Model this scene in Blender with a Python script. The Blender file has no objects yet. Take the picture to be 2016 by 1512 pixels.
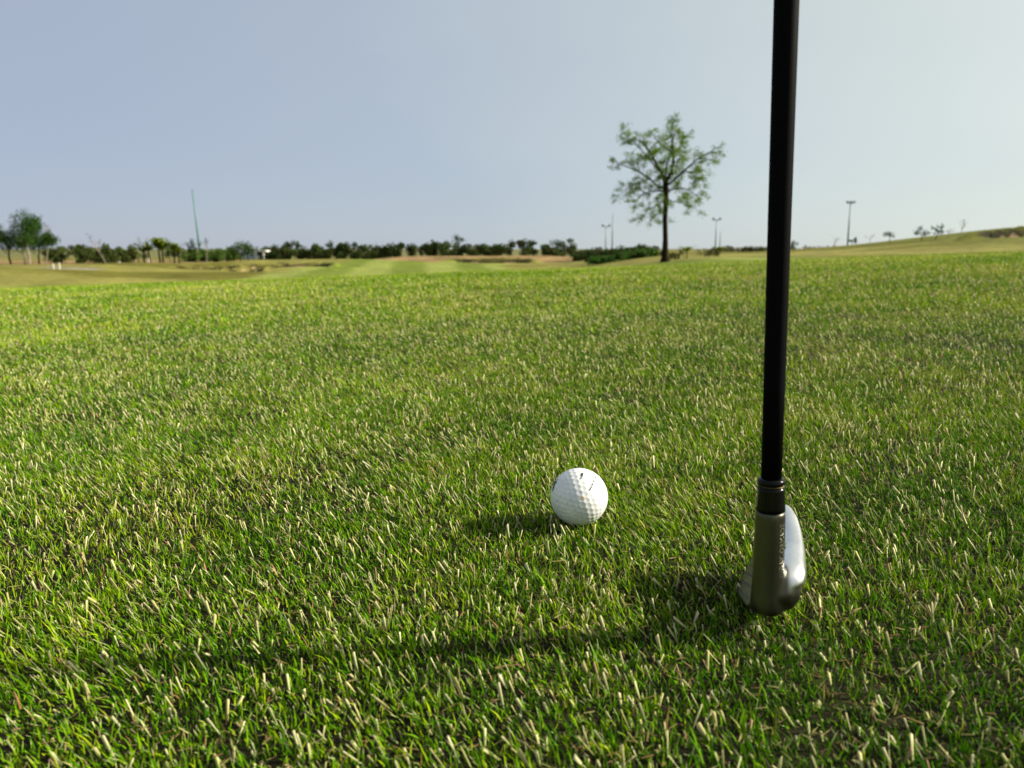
import bpy, bmesh, math, random
import numpy as np
from mathutils import Vector, Matrix

# ------------------------------------------------------------------ camera, sky, sun
RNG = np.random.default_rng(7)
random.seed(7)
scene = bpy.context.scene
F_PX = 1515.0                       # focal length in pixels of the 2016 px wide photograph
TH = math.atan((756 - 490) / F_PX)  # downward pitch, horizon at row 490
CAM_H = 0.218
cam_d = bpy.data.cameras.new('camera')
cam = bpy.data.objects.new('camera', cam_d)
scene.collection.objects.link(cam)
cam.location = (0, 0, CAM_H)
cam.rotation_euler = (math.pi / 2 - TH, 0, 0)
cam_d.sensor_width = 36.0
cam_d.lens = F_PX / 2016 * 36
cam_d.clip_start = 0.01
cam_d.clip_end = 20000
cam_d.dof.use_dof = True
cam_d.dof.focus_distance = 0.575
cam_d.dof.aperture_fstop = 12.5
scene.camera = cam

SUN_AZ = math.radians(88)           # clockwise from the view direction (+Y)
SUN_EL = math.radians(27)
world = bpy.data.worlds.new('World')
scene.world = world
world.use_nodes = True
wn = world.node_tree
bg = wn.nodes['Background']
sky = wn.nodes.new('ShaderNodeTexSky')
sky.sky_type = 'NISHITA'
sky.sun_disc = False
sky.sun_elevation = SUN_EL
sky.sun_rotation = SUN_AZ
sky.altitude = 1500
sky.air_density = 1.0
sky.dust_density = 1.0
sky.ozone_density = 1.0
# hazy air: a pale veil over the clear sky that brightens towards the sun
sdir = Vector((math.cos(SUN_EL) * math.sin(SUN_AZ), math.cos(SUN_EL) * math.cos(SUN_AZ), math.sin(SUN_EL)))
tcw = wn.nodes.new('ShaderNodeTexCoord')
dotn = wn.nodes.new('ShaderNodeVectorMath'); dotn.operation = 'DOT_PRODUCT'; dotn.inputs[1].default_value = sdir
wn.links.new(tcw.outputs['Generated'], dotn.inputs[0])
mrw = wn.nodes.new('ShaderNodeMapRange'); mrw.inputs[1].default_value = -1; mrw.inputs[2].default_value = 1
# faint unevenness of the haze
nzw = wn.nodes.new('ShaderNodeTexNoise'); nzw.inputs['Scale'].default_value = 1.6; nzw.inputs['Detail'].default_value = 5
mpw = wn.nodes.new('ShaderNodeMapping'); mpw.inputs['Scale'].default_value = (1, 1, 3.5)
wn.links.new(tcw.outputs['Generated'], mpw.inputs['Vector']); wn.links.new(mpw.outputs['Vector'], nzw.inputs['Vector'])
adw = wn.nodes.new('ShaderNodeMath'); adw.operation = 'MULTIPLY_ADD'; adw.inputs[1].default_value = 0.26
wn.links.new(nzw.outputs['Fac'], adw.inputs[0]); wn.links.new(dotn.outputs['Value'], adw.inputs[2])
sbw = wn.nodes.new('ShaderNodeMath'); sbw.operation = 'SUBTRACT'; sbw.inputs[1].default_value = 0.13
wn.links.new(adw.outputs[0], sbw.inputs[0]); wn.links.new(sbw.outputs[0], mrw.inputs[0])
crw = wn.nodes.new('ShaderNodeValToRGB'); wn.links.new(mrw.outputs[0], crw.inputs['Fac'])
els = crw.color_ramp.elements
VEIL = [(0.0, (0.39, 0.445, 0.58)), (0.26, (0.41, 0.468, 0.61)), (0.51, (0.485, 0.56, 0.66)), (0.77, (0.74, 0.805, 0.77)), (1.0, (1.08, 1.08, 0.95))]
els[0].position, els[0].color = VEIL[0][0], (*VEIL[0][1], 1)
els[1].position, els[1].color = VEIL[-1][0], (*VEIL[-1][1], 1)
for p_, c_ in VEIL[1:-1]:
    els.new(p_).color = (*c_, 1)
sc10 = wn.nodes.new('ShaderNodeMix'); sc10.data_type = 'RGBA'; sc10.blend_type = 'MULTIPLY'; sc10.inputs[0].default_value = 1
sc10.inputs[7].default_value = (10, 10, 10, 1)
wn.links.new(crw.outputs['Color'], sc10.inputs[6])
mxw = wn.nodes.new('ShaderNodeMix'); mxw.data_type = 'RGBA'; mxw.inputs[0].default_value = 0.80
wn.links.new(sky.outputs['Color'], mxw.inputs[6]); wn.links.new(sc10.outputs[2], mxw.inputs[7])
wn.links.new(mxw.outputs[2], bg.inputs['Color'])
bg.inputs['Strength'].default_value = 0.05

sun_d = bpy.data.lights.new('sun', 'SUN')
sun_d.energy = 5.0
sun_d.angle = math.radians(2.2)
sun_d.color = (1.0, 0.91, 0.74)
sun = bpy.data.objects.new('sun', sun_d)
scene.collection.objects.link(sun)
sun.rotation_euler = sdir.to_track_quat('Z', 'Y').to_euler()
sun.location = sdir * 50

vs = scene.view_settings
vs.view_transform = 'Standard'
vs.look = 'None'
vs.exposure = 1.0
vs.gamma = 1.0
vs.use_curve_mapping = False
scene.cycles.max_bounces = 6
scene.cycles.use_denoising = True

# ------------------------------------------------------------------ helpers
COL = scene.collection

def link(o, parent=None):
    COL.objects.link(o)
    if parent is not None:
        o.parent = parent
    return o

def tag(o, label=None, cat=None, group=None, kind=None):
    if label: o['label'] = label
    if cat: o['category'] = cat
    if group: o['group'] = group
    if kind: o['kind'] = kind
    return o

def empty(name, loc):
    o = bpy.data.objects.new(name, None)
    o.empty_display_size = 0.1
    o.location = loc
    return link(o)

def np_mesh(name, verts, tris, mat=None, cols=None, smooth=False):
    """mesh from numpy arrays: verts (n,3), tris (m,3) or quads (m,4)"""
    me = bpy.data.meshes.new(name)
    verts = np.asarray(verts, dtype=np.float32); tris = np.asarray(tris, dtype=np.int32)
    n, k = tris.shape
    me.vertices.add(len(verts)); me.vertices.foreach_set('co', verts.ravel())
    me.loops.add(n * k); me.loops.foreach_set('vertex_index', tris.ravel())
    me.polygons.add(n)
    me.polygons.foreach_set('loop_start', np.arange(0, n * k, k, dtype=np.int32))
    if smooth:
        me.polygons.foreach_set('use_smooth', np.ones(n, dtype=bool))
    me.update(calc_edges=True)
    if cols is not None:
        a = me.color_attributes.new('col', 'FLOAT_COLOR', 'POINT')
        c = np.ones((len(verts), 4), dtype=np.float32); c[:, :cols.shape[1]] = cols
        a.data.foreach_set('color', c.ravel())
    if mat: me.materials.append(mat)
    return me

def mesh_obj(name, me, parent=None, loc=None):
    o = bpy.data.objects.new(name, me)
    if loc is not None: o.location = loc
    return link(o, parent)

class MB:
    """collects verts and faces of one mesh"""
    def __init__(s): s.v = []; s.f = []
    def box(s, c, d, rz=0.0):
        x, y, z = [q / 2 for q in d]; b = len(s.v); cs, sn = math.cos(rz), math.sin(rz)
        for sz in (-1, 1):
            for sx, sy in ((-1, -1), (1, -1), (1, 1), (-1, 1)):
                px, py = sx * x, sy * y
                s.v.append((c[0] + px * cs - py * sn, c[1] + px * sn + py * cs, c[2] + sz * z))
        for f in ((3, 2, 1, 0), (4, 5, 6, 7), (0, 1, 5, 4), (1, 2, 6, 5), (2, 3, 7, 6), (3, 0, 4, 7)):
            s.f.append(tuple(b + i for i in f))
        return s
    def tube(s, pts, radii, n=6, cap=True):
        pts = [Vector(p) for p in pts]; b = len(s.v)
        for i, p in enumerate(pts):
            t = (pts[min(i + 1, len(pts) - 1)] - pts[max(i - 1, 0)])
            if t.length < 1e-9: t = Vector((0, 0, 1))
            t.normalize()
            ref = Vector((1, 0, 0)) if abs(t.x) < 0.9 else Vector((0, 1, 0))
            a = t.cross(ref).normalized(); c = t.cross(a)
            for k in range(n):
                ang = 2 * math.pi * k / n
                s.v.append(tuple(p + (a * math.cos(ang) + c * math.sin(ang)) * radii[i]))
        for i in range(len(pts) - 1):
            for k in range(n):
                k2 = (k + 1) % n
                s.f.append((b + i * n + k, b + i * n + k2, b + (i + 1) * n + k2, b + (i + 1) * n + k))
        if cap:
            s.f.append(tuple(b + k for k in range(n))[::-1])
            e = b + (len(pts) - 1) * n
            s.f.append(tuple(e + k for k in range(n)))
        return s
    def prism(s, poly, y0, y1):
        """poly of (x, z), extruded along y"""
        b = len(s.v); n = len(poly)
        for y in (y0, y1):
            for x, z in poly: s.v.append((x, y, z))
        s.f.append(tuple(b + i for i in range(n))); s.f.append(tuple(b + n + i for i in range(n))[::-1])
        for i in range(n):
            j = (i + 1) % n
            s.f.append((b + j, b + i, b + n + i, b + n + j))
        return s
    def mesh(s, name, mat=None, smooth=False):
        me = bpy.data.meshes.new(name); me.from_pydata(s.v, [], s.f)
        bm = bmesh.new(); bm.from_mesh(me); bmesh.ops.recalc_face_normals(bm, faces=bm.faces); bm.to_mesh(me); bm.free()
        if smooth: me.polygons.foreach_set('use_smooth', np.ones(len(me.polygons), dtype=bool))
        if mat: me.materials.append(mat)
        return me
    def build(s, name, mat=None, parent=None, smooth=False, loc=None):
        return mesh_obj(name, s.mesh(name, mat, smooth), parent, loc)

# ---- smooth value noise for numpy
def _hash(ix, iy, seed):
    h = (ix * 374761393 + iy * 668265263 + seed * 974634777) & 0xFFFFFFFF
    h = ((h ^ (h >> 13)) * 1274126177) & 0xFFFFFFFF
    return ((h ^ (h >> 16)) & 0xFFFF) / 65535.0

def noise(x, y, seed=0):
    x = np.asarray(x, dtype=np.float64); y = np.asarray(y, dtype=np.float64)
    ix = np.floor(x).astype(np.int64); iy = np.floor(y).astype(np.int64)
    fx = x - ix; fy = y - iy
    fx = fx * fx * (3 - 2 * fx); fy = fy * fy * (3 - 2 * fy)
    a = _hash(ix, iy, seed); b = _hash(ix + 1, iy, seed); c = _hash(ix, iy + 1, seed); d = _hash(ix + 1, iy + 1, seed)
    return (a * (1 - fx) + b * fx) * (1 - fy) + (c * (1 - fx) + d * fx) * fy

def fbm(x, y, seed=0, oct=3):
    v = 0; amp = 0.5; t = 0
    for i in range(oct):
        v = v + amp * noise(x * 2 ** i, y * 2 ** i, seed + i * 17); t += amp; amp *= 0.5
    return v / t

def sstep(a, b, x):
    t = np.clip((x - a) / (b - a), 0, 1)
    return t * t * (3 - 2 * t)

# ------------------------------------------------------------------ terrain height
def ell(X, Y, cx, cy, rx, ry, rot=0.0):
    c, s = math.cos(rot), math.sin(rot)
    dx, dy = X - cx, Y - cy
    return np.sqrt(((dx * c + dy * s) / rx) ** 2 + ((-dx * s + dy * c) / ry) ** 2)

# bunkers: cx, cy, rx, ry, rot, depth, lip height on the far side
BUNKERS = [(-29.0, 73.0, 2.9, 2.0, 0.0, 0.45), (-23.2, 67.0, 1.6, 1.4, 0.1, 0.30), (-26.5, 84.0, 2.2, 1.8, -0.2, 0.35), (-22.0, 80.0, 3.2, 2.0, 0.25, 0.45),
           (-2.6, 103.0, 5.2, 2.4, 0.0, 0.55), (40.0, 58.5, 4.6, 1.7, -0.05, 0.42)]
def bunker_r(X, Y, b): return ell(X, Y, *b[:5]) + 0.22 * (fbm(X * 0.5, Y * 0.5, 5) - 0.5)
MOUNDS = [(-52, 70, 20, 14, 0.7), (-30, 58, 12, 9, 0.30), (-44, 92, 14, 8, 0.5), (-14.5, 92, 9, 13, 0.75), (-8, 72, 8, 10, 0.25),
          (-23, 95, 7, 5, 0.5), (-30, 93, 7, 5, 0.5), (2, 88, 6, 9, 0.25), (-2, 104, 8, 4, 0.5), (-18, 62, 10, 7, 0.2), (-26, 47, 9, 5, 0.40), (-40, 55, 10, 6, 0.55), (-13, 50, 6, 5, 0.28), (-50, 60, 9, 6, 0.4), (-35, 68, 8, 5, 0.45), (-20, 74, 6, 4, 0.35)]

def height(X, Y):
    X = np.asarray(X, dtype=np.float64); Y = np.asarray(Y, dtype=np.float64)
    Xc = 18 * np.tanh(X / 18); Yp = np.maximum(Y, -6.0)
    near = np.maximum(0.005 + 0.037 * Xc + 0.0145 * Yp - 0.0021 * Yp * Yp, -5.0)
    near = near + 0.02 * (fbm(X * 0.45, Y * 0.45, 3) - 0.5) * sstep(1.0, 5.0, np.hypot(X, Y))
    far = -2.0 + 1.72 * sstep(-9, 7, X - 0.12 * Y)
    for cx, cy, rx, ry, h in MOUNDS:
        far = far + h * np.exp(-((X - cx) / rx) ** 2 - ((Y - cy) / ry) ** 2)
    # bank with tall dry grass behind the fairway
    far = far + 1.05 * sstep(108, 122, Y) * sstep(-30, -16, X) * (1 - sstep(6, 16, X)) * (1 - 0.6 * sstep(135, 170, Y))
    # hill on the right
    far = far + 2.6 * np.exp(-((X - 48) / 17) ** 2 - ((Y - 66) / 20) ** 2)
    far = far + 0.25 * (fbm(X * 0.07, Y * 0.07, 11) - 0.5) * sstep(25, 50, Y)
    for b in BUNKERS:
        r = bunker_r(X, Y, b)
        far = far - b[5] * (1 - sstep(0.78, 1.0, r)) + (0.25 + 0.55 * b[5]) * np.exp(-((r - 1.16) / 0.17) ** 2) * sstep(-0.1, 0.6, (Y - b[1]) / b[3])
    k = 0.18
    z = k * np.logaddexp(near / k, far / k)
    wn_ = 1 - sstep(7, 16, Y)
    return z * (1 - wn_) + near * wn_

def h1(x, y): return float(height(np.array([x]), np.array([y]))[0])

def zpix(py, Y):
    """height of a thing at distance Y whose image row is py"""
    return CAM_H - Y * math.tan(TH + math.atan((py - 756) / F_PX))

def xpix(px, Y, z):
    dep = Y * math.cos(TH) + (CAM_H - z) * math.sin(TH)
    return (px - 1008) / F_PX * dep

def spot(px, Y):
    z = -1.0
    for _ in range(4):
        x = xpix(px, Y, z); z = h1(x, Y)
    return x, Y, z

# ------------------------------------------------------------------ materials
def new_mat(name):
    m = bpy.data.materials.new(name); m.use_nodes = True
    nt = m.node_tree
    return m, nt, nt.nodes['Principled BSDF']

def N(nt, t, **kw):
    n = nt.nodes.new(t)
    for k, v in kw.items(): setattr(n, k, v)
    return n

def noise_ramp(nt, scale, stops, detail=4, coord='Object', rough=0.6):
    tc = N(nt, 'ShaderNodeTexCoord'); nz = N(nt, 'ShaderNodeTexNoise'); cr = N(nt, 'ShaderNodeValToRGB')
    nz.inputs['Scale'].default_value = scale; nz.inputs['Detail'].default_value = detail; nz.inputs['Roughness'].default_value = rough
    nt.links.new(tc.outputs[coord], nz.inputs['Vector']); nt.links.new(nz.outputs['Fac'], cr.inputs['Fac'])
    e = cr.color_ramp.elements
    e[0].position, e[0].color = stops[0][0], (*stops[0][1], 1)
    e[1].position, e[1].color = stops[-1][0], (*stops[-1][1], 1)
    for p, c in stops[1:-1]:
        q = e.new(p); q.color = (*c, 1)
    return cr, nz

def simple_mat(name, col, rough=0.6, metal=0.0, var=0.25, scale=12.0, spec=0.5, bump=0.0):
    m, nt, b = new_mat(name)
    lo = tuple(c * (1 - var) for c in col); hi = tuple(min(1, c * (1 + var)) for c in col)
    cr, nz = noise_ramp(nt, scale, [(0.3, lo), (0.7, hi)])
    nt.links.new(cr.outputs['Color'], b.inputs['Base Color'])
    b.inputs['Roughness'].default_value = rough; b.inputs['Metallic'].default_value = metal
    b.inputs['Specular IOR Level'].default_value = spec
    if bump:
        bp = N(nt, 'ShaderNodeBump'); bp.inputs['Strength'].default_value = bump; bp.inputs['Distance'].default_value = 0.02
        nt.links.new(nz.outputs['Fac'], bp.inputs['Height']); nt.links.new(bp.outputs['Normal'], b.inputs['Normal'])
    return m

def leaf_mat(name, trans=0.35, rough=0.55, spec=0.1, attr=True, col=(0.08, 0.14, 0.02)):
    m, nt, b = new_mat(name)
    out = nt.nodes['Material Output']
    if attr:
        at = N(nt, 'ShaderNodeVertexColor', layer_name='col'); src = at.outputs['Color']
    else:
        cr, nz = noise_ramp(nt, 1.3, [(0.3, tuple(c * 0.6 for c in col)), (0.7, tuple(c * 1.5 for c in col))]); src = cr.outputs['Color']
    nt.links.new(src, b.inputs['Base Color'])
    b.inputs['Roughness'].default_value = rough
    b.inputs['Specular IOR Level'].default_value = spec
    tr = N(nt, 'ShaderNodeBsdfTranslucent'); nt.links.new(src, tr.inputs['Color'])
    mx = N(nt, 'ShaderNodeMixShader'); mx.inputs[0].default_value = trans
    nt.links.new(b.outputs[0], mx.inputs[1]); nt.links.new(tr.outputs[0], mx.inputs[2])
    nt.links.new(mx.outputs[0], out.inputs['Surface'])
    return m

M_GRASS = leaf_mat('grass_blade', 0.20, 0.5, 0.015)
M_LEAF = leaf_mat('leaf', 0.25, 0.7, 0.06)
M_BARK = simple_mat('bark', (0.016, 0.011, 0.006), 0.95, var=0.45, scale=9, spec=0.05)
M_BARK_PALE = simple_mat('bark_pale', (0.22, 0.18, 0.14), 0.9, var=0.3, scale=9)
M_TEAL = simple_mat('teal_paint', (0.060, 0.175, 0.145), 0.55, var=0.12, scale=0.5)
M_POLE = simple_mat('grey_green_paint', (0.16, 0.26, 0.24), 0.55, var=0.15, scale=0.5)
M_LAMP = simple_mat('lamp_housing', (0.22, 0.27, 0.28), 0.5, var=0.15)
M_WHITE = simple_mat('white_paint', (0.62, 0.61, 0.57), 0.6, var=0.06)
M_WALL = simple_mat('blue_grey_render', (0.42, 0.50, 0.55), 0.8, var=0.08, scale=1)
M_ROOF = simple_mat('slate_roof', (0.13, 0.15, 0.16), 0.8, var=0.2, scale=3)
M_GLASS = simple_mat('dark_window', (0.03, 0.04, 0.05), 0.15, var=0.1)

# ground: land cover is in the vertex colours, grain and relief are procedural
def ground_mat():
    m, nt, b = new_mat('turf_ground')
    at = N(nt, 'ShaderNodeVertexColor', layer_name='col')
    geo = N(nt, 'ShaderNodeNewGeometry')
    last = at.outputs['Color']
    for sc, amt in ((0.35, 0.30), (2.2, 0.30), (14.0, 0.35), (90.0, 0.35)):
        nz = N(nt, 'ShaderNodeTexNoise'); nz.inputs['Scale'].default_value = sc; nz.inputs['Detail'].default_value = 3
        nt.links.new(geo.outputs['Position'], nz.inputs['Vector'])
        mr = N(nt, 'ShaderNodeMapRange'); mr.inputs[1].default_value = 0.25; mr.inputs[2].default_value = 0.75
        mr.inputs[3].default_value = 1 - amt; mr.inputs[4].default_value = 1 + amt
        nt.links.new(nz.outputs['Fac'], mr.inputs[0])
        mx = N(nt, 'ShaderNodeMix', data_type='RGBA', blend_type='MULTIPLY'); mx.inputs[0].default_value = 1
        nt.links.new(last, mx.inputs[6]); nt.links.new(mr.outputs[0], mx.inputs[7])
        last = mx.outputs[2]
    nt.links.new(last, b.inputs['Base Color'])
    b.inputs['Roughness'].default_value = 0.95; b.inputs['Specular IOR Level'].default_value = 0.1
    nz = N(nt, 'ShaderNodeTexNoise'); nz.inputs['Scale'].default_value = 30; nz.inputs['Detail'].default_value = 5
    nt.links.new(geo.outputs['Position'], nz.inputs['Vector'])
    bp = N(nt, 'ShaderNodeBump'); bp.inputs['Strength'].default_value = 0.7; bp.inputs['Distance'].default_value = 0.02
    nt.links.new(nz.outputs['Fac'], bp.inputs['Height']); nt.links.new(bp.outputs['Normal'], b.inputs['Normal'])
    return m
M_GROUND = ground_mat()

# ------------------------------------------------------------------ the ground sheet
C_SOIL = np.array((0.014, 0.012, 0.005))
C_FAIR = np.array((0.190, 0.222, 0.045))
C_FAIR_D = np.array((0.110, 0.148, 0.013))
C_ROUGH = np.array((0.185, 0.175, 0.040))
C_ROUGH_D = np.array((0.110, 0.105, 0.012))
C_DRY = np.array((0.25, 0.165, 0.072))
C_SAND = np.array((0.52, 0.36, 0.20))
C_PATH = np.array((0.20, 0.175, 0.155))
C_FAR = np.array((0.13, 0.13, 0.05))

def mixc(c, w, k): return c * (1 - w[..., None]) + k * w[..., None]

def fairway_mask(X, Y):
    """mown ground: the near plateau, and the far fairway that runs on behind it"""
    plateau = 1 - sstep(41, 45, Y + 3 * (fbm(X * .15, Y * .15, 9) - .5))
    right = sstep(-2, 6, X - 0.12 * Y + 3) * (1 - sstep(38, 46, Y + 0.25 * (X - 15)))
    cx = -7 - 0.045 * (Y - 60) + 2.5 * np.sin(Y * 0.06)
    hw = 11.5 - 0.05 * (Y - 45)
    fw = (1 - sstep(hw - 0.8, hw + 0.8, np.abs(X - cx) + 1.5 * (fbm(X * .2, Y * .2, 8) - .5))) * (1 - sstep(101, 106, Y))
    return np.clip(np.maximum(np.maximum(plateau, right), fw), 0, 1)

def land_colour(X, Y):
    c = np.broadcast_to(C_ROUGH, X.shape + (3,)).copy()
    c = mixc(c, sstep(0.42, 0.62, fbm(X * 0.09, Y * 0.16, 21)), C_ROUGH_D)
    c = mixc(c, sstep(150, 260, Y), C_FAR)
    fm = fairway_mask(X, Y)
    stripe = 0.5 + 0.5 * np.sin((X * 0.9 + Y * 0.12) * 1.05 + 2.5 * fbm(X * .1, Y * .06, 77))
    g = mixc(np.broadcast_to(C_FAIR, X.shape + (3,)), sstep(0.2, 0.8, stripe) * 0.85 * sstep(20, 30, Y), C_FAIR_D)
    c = c * (1 - fm[..., None]) + g * fm[..., None]
    hill = np.exp(-((X - 48) / 20) ** 2 - ((Y - 66) / 24) ** 2)
    c = mixc(c, sstep(0.25, 0.7, hill), np.array((0.118, 0.130, 0.018)))
    # bank of dry grass
    dry = sstep(107, 110, Y) * (1 - sstep(140, 150, Y)) * sstep(-34, -22, X) * (1 - sstep(9, 12, X))
    dry = np.maximum(dry, sstep(104, 108, Y) * (1 - sstep(150, 160, Y)) * (1 - sstep(-40, -36, X)))
    c = mixc(c, dry, C_DRY); c = mixc(c, dry * sstep(0.45, 0.7, fbm(X * 0.35, Y * 0.5, 87)), np.array((0.13, 0.10, 0.035)))
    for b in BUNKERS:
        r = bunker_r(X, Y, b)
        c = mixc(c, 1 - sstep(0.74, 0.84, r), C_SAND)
        # shade of the grass lip, painted near-black on the far face
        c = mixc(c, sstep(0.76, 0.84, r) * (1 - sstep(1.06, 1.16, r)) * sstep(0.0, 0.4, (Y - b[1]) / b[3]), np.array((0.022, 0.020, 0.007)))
    pw = (1 - sstep(0.8, 1.1, np.abs(Y - (62 + 0.8 * np.sin(X * .3))))) * (X < -33) * (X > -38)
    c = mixc(c, pw.astype(float), C_PATH)
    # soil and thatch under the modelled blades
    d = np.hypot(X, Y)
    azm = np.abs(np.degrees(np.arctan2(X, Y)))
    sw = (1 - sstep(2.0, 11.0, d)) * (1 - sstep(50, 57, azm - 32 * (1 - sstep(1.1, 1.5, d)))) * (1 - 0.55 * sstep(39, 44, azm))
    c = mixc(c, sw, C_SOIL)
    return c

rad = np.concatenate([np.geomspace(0.004, 12, 76)[:-1], np.linspace(12, 62, 70)[:-1], np.linspace(62, 150, 150)[:-1], np.geomspace(150, 9000, 60)])
azf = np.radians(np.linspace(-48, 48, 380)); azb = np.radians(np.linspace(48, 312, 70))[1:-1]
az = np.concatenate([azf, azb]); na = len(az)
R, A = np.meshgrid(rad, az, indexing='ij')
GX = R * np.sin(A); GY = R * np.cos(A)
GZ = height(GX, GY)
gv = np.stack([GX, GY, GZ], -1).reshape(-1, 3)
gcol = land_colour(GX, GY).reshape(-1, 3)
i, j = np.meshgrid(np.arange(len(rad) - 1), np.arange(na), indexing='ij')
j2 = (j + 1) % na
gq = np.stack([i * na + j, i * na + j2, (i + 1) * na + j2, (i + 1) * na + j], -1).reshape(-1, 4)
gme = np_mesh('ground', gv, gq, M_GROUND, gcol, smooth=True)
ground = mesh_obj('ground', gme)
tag(ground, kind='structure')

# ------------------------------------------------------------------ grass of the near fairway
G_DARK = np.array((0.023, 0.102, 0.001)); G_MID = np.array((0.106, 0.248, 0.002)); G_YEL = np.array((0.290, 0.370, 0.008))
STRAW = np.array((0.54, 0.48, 0.19)); PALE = np.array((0.74, 0.70, 0.42)); BROWN = np.array((0.24, 0.13, 0.06))
FANA = math.radians(41)

def scatter(dens, d0, d1, nb=70, margin=True):
    """points on the turf; dens(d) per square metre falls with distance, thinner outside the view fan"""
    edges = np.geomspace(d0, d1, nb + 1); xs, ys = [], []
    for a, b in zip(edges[:-1], edges[1:]):
        dd = dens(0.5 * (a + b)); ring = 0.5 * (b * b - a * a)
        parts = [(-FANA, FANA, 1.0)]
        w1, w2 = math.radians(53), math.radians(85)
        parts += [(FANA, w1, 0.4), (-w1, -FANA, 0.4)]
        if margin and a < 1.4: parts += [(w1, w2, 0.2), (-w2, -w1, 0.2)]
        for p, q, k in parts:
            n = RNG.poisson(dd * ring * (q - p) * k)
            r = np.sqrt(RNG.uniform(a * a, b * b, n)); t = RNG.uniform(p, q, n)
            xs.append(r * np.sin(t)); ys.append(r * np.cos(t))
    x = np.concatenate(xs); y = np.concatenate(ys)
    return x, y

def unit2(n):
    a = RNG.uniform(0, 2 * np.pi, n); return np.cos(a), np.sin(a)

def blade_colour(x, y, n, dry_bias=0.0):
    patch = fbm(x * 7, y * 7, 31) * 0.45 + fbm(x * 1.3, y * 1.3, 41) * 0.4 + fbm(x * 28, y * 28, 51) * 0.35
    t = np.clip((patch - 0.6) * 1.5 + 0.5 + RNG.normal(0, 0.28, n) + dry_bias, 0, 1.3)
    c = np.where((t < 0.5)[:, None], G_DARK + (G_MID - G_DARK) * (t / 0.5)[:, None], G_MID + (G_YEL - G_MID) * np.clip((t - 0.5) / 0.6, 0, 1)[:, None])
    dry = RNG.random(n) < np.clip((patch - 0.63) * 0.6 + 0.018 + dry_bias, 0.008, 0.4)
    c[dry] = STRAW * RNG.uniform(0.6, 1.1, (dry.sum(), 1))
    br = RNG.random(n) < 0.02
    c[br] = BROWN * RNG.uniform(0.6, 1.5, (br.sum(), 1))
    return c * RNG.uniform(0.8, 1.2, (n, 1))

def lean_field(x, y):
    lx = -0.36 + 0.9 * (fbm(x * 9, y * 9, 61) - 0.5); ly = -0.02 + 0.9 * (fbm(x * 9 + 5, y * 9, 71) - 0.5)
    return lx, ly

def bent_blades(x, y, L, W, spread, colfn):
    """five-vertex blades bent over in the middle"""
    n = len(x); z = height(x, y) - 0.0015
    lx, ly = lean_field(x, y)
    lx = lx + RNG.normal(0, spread, n); ly = ly + RNG.normal(0, spread, n)
    cx, cy = unit2(n); curl = RNG.uniform(0, 0.35, n)
    d1 = np.stack([lx * 0.7, ly * 0.7, np.ones(n)], -1); d1 /= np.linalg.norm(d1, axis=1)[:, None]
    d2 = np.stack([lx + cx * curl, ly + cy * curl, 0.85 - curl * 0.6], -1); d2 /= np.linalg.norm(d2, axis=1)[:, None]
    sx, sy = unit2(n); sd = np.stack([sx, sy, np.zeros(n)], -1)
    base = np.stack([x, y, z], -1); mid = base + d1 * (0.55 * L)[:, None]; tip = mid + d2 * (0.45 * L)[:, None]
    w = (W / 2)[:, None] * sd
    v = np.stack([base - w, base + w, mid - w * 0.85, mid + w * 0.85, tip], 1).reshape(-1, 3)
    k = np.arange(n)[:, None] * 5
    t = np.concatenate([k + [[0, 1, 3]], k + [[0, 3, 2]], k + [[2, 3, 4]]])
    c = colfn(x, y, n)
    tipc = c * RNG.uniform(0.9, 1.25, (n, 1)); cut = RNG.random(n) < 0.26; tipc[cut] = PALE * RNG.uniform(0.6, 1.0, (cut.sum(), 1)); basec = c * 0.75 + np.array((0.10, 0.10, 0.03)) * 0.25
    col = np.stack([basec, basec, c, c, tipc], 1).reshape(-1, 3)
    return v, t, col

def flat_blades(x, y, L, W, colfn):
    """single-triangle blades for the distance"""
    n = len(x); z = height(x, y) - 0.001
    lx, ly = lean_field(x * 0.3, y * 0.3)
    d = np.stack([lx + RNG.normal(0, .4, n), ly + RNG.normal(0, .4, n), np.ones(n)], -1); d /= np.linalg.norm(d, axis=1)[:, None]
    sx, sy = unit2(n); w = np.stack([sx, sy, np.zeros(n)], -1) * (W / 2)[:, None]
    base = np.stack([x, y, z], -1)
    v = np.stack([base - w, base + w, base + d * L[:, None]], 1).reshape(-1, 3)
    t = np.arange(n)[:, None] * 3 + [[0, 1, 2]]
    c = colfn(x, y, n)
    return v, t, np.repeat(c, 3, axis=0)

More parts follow.
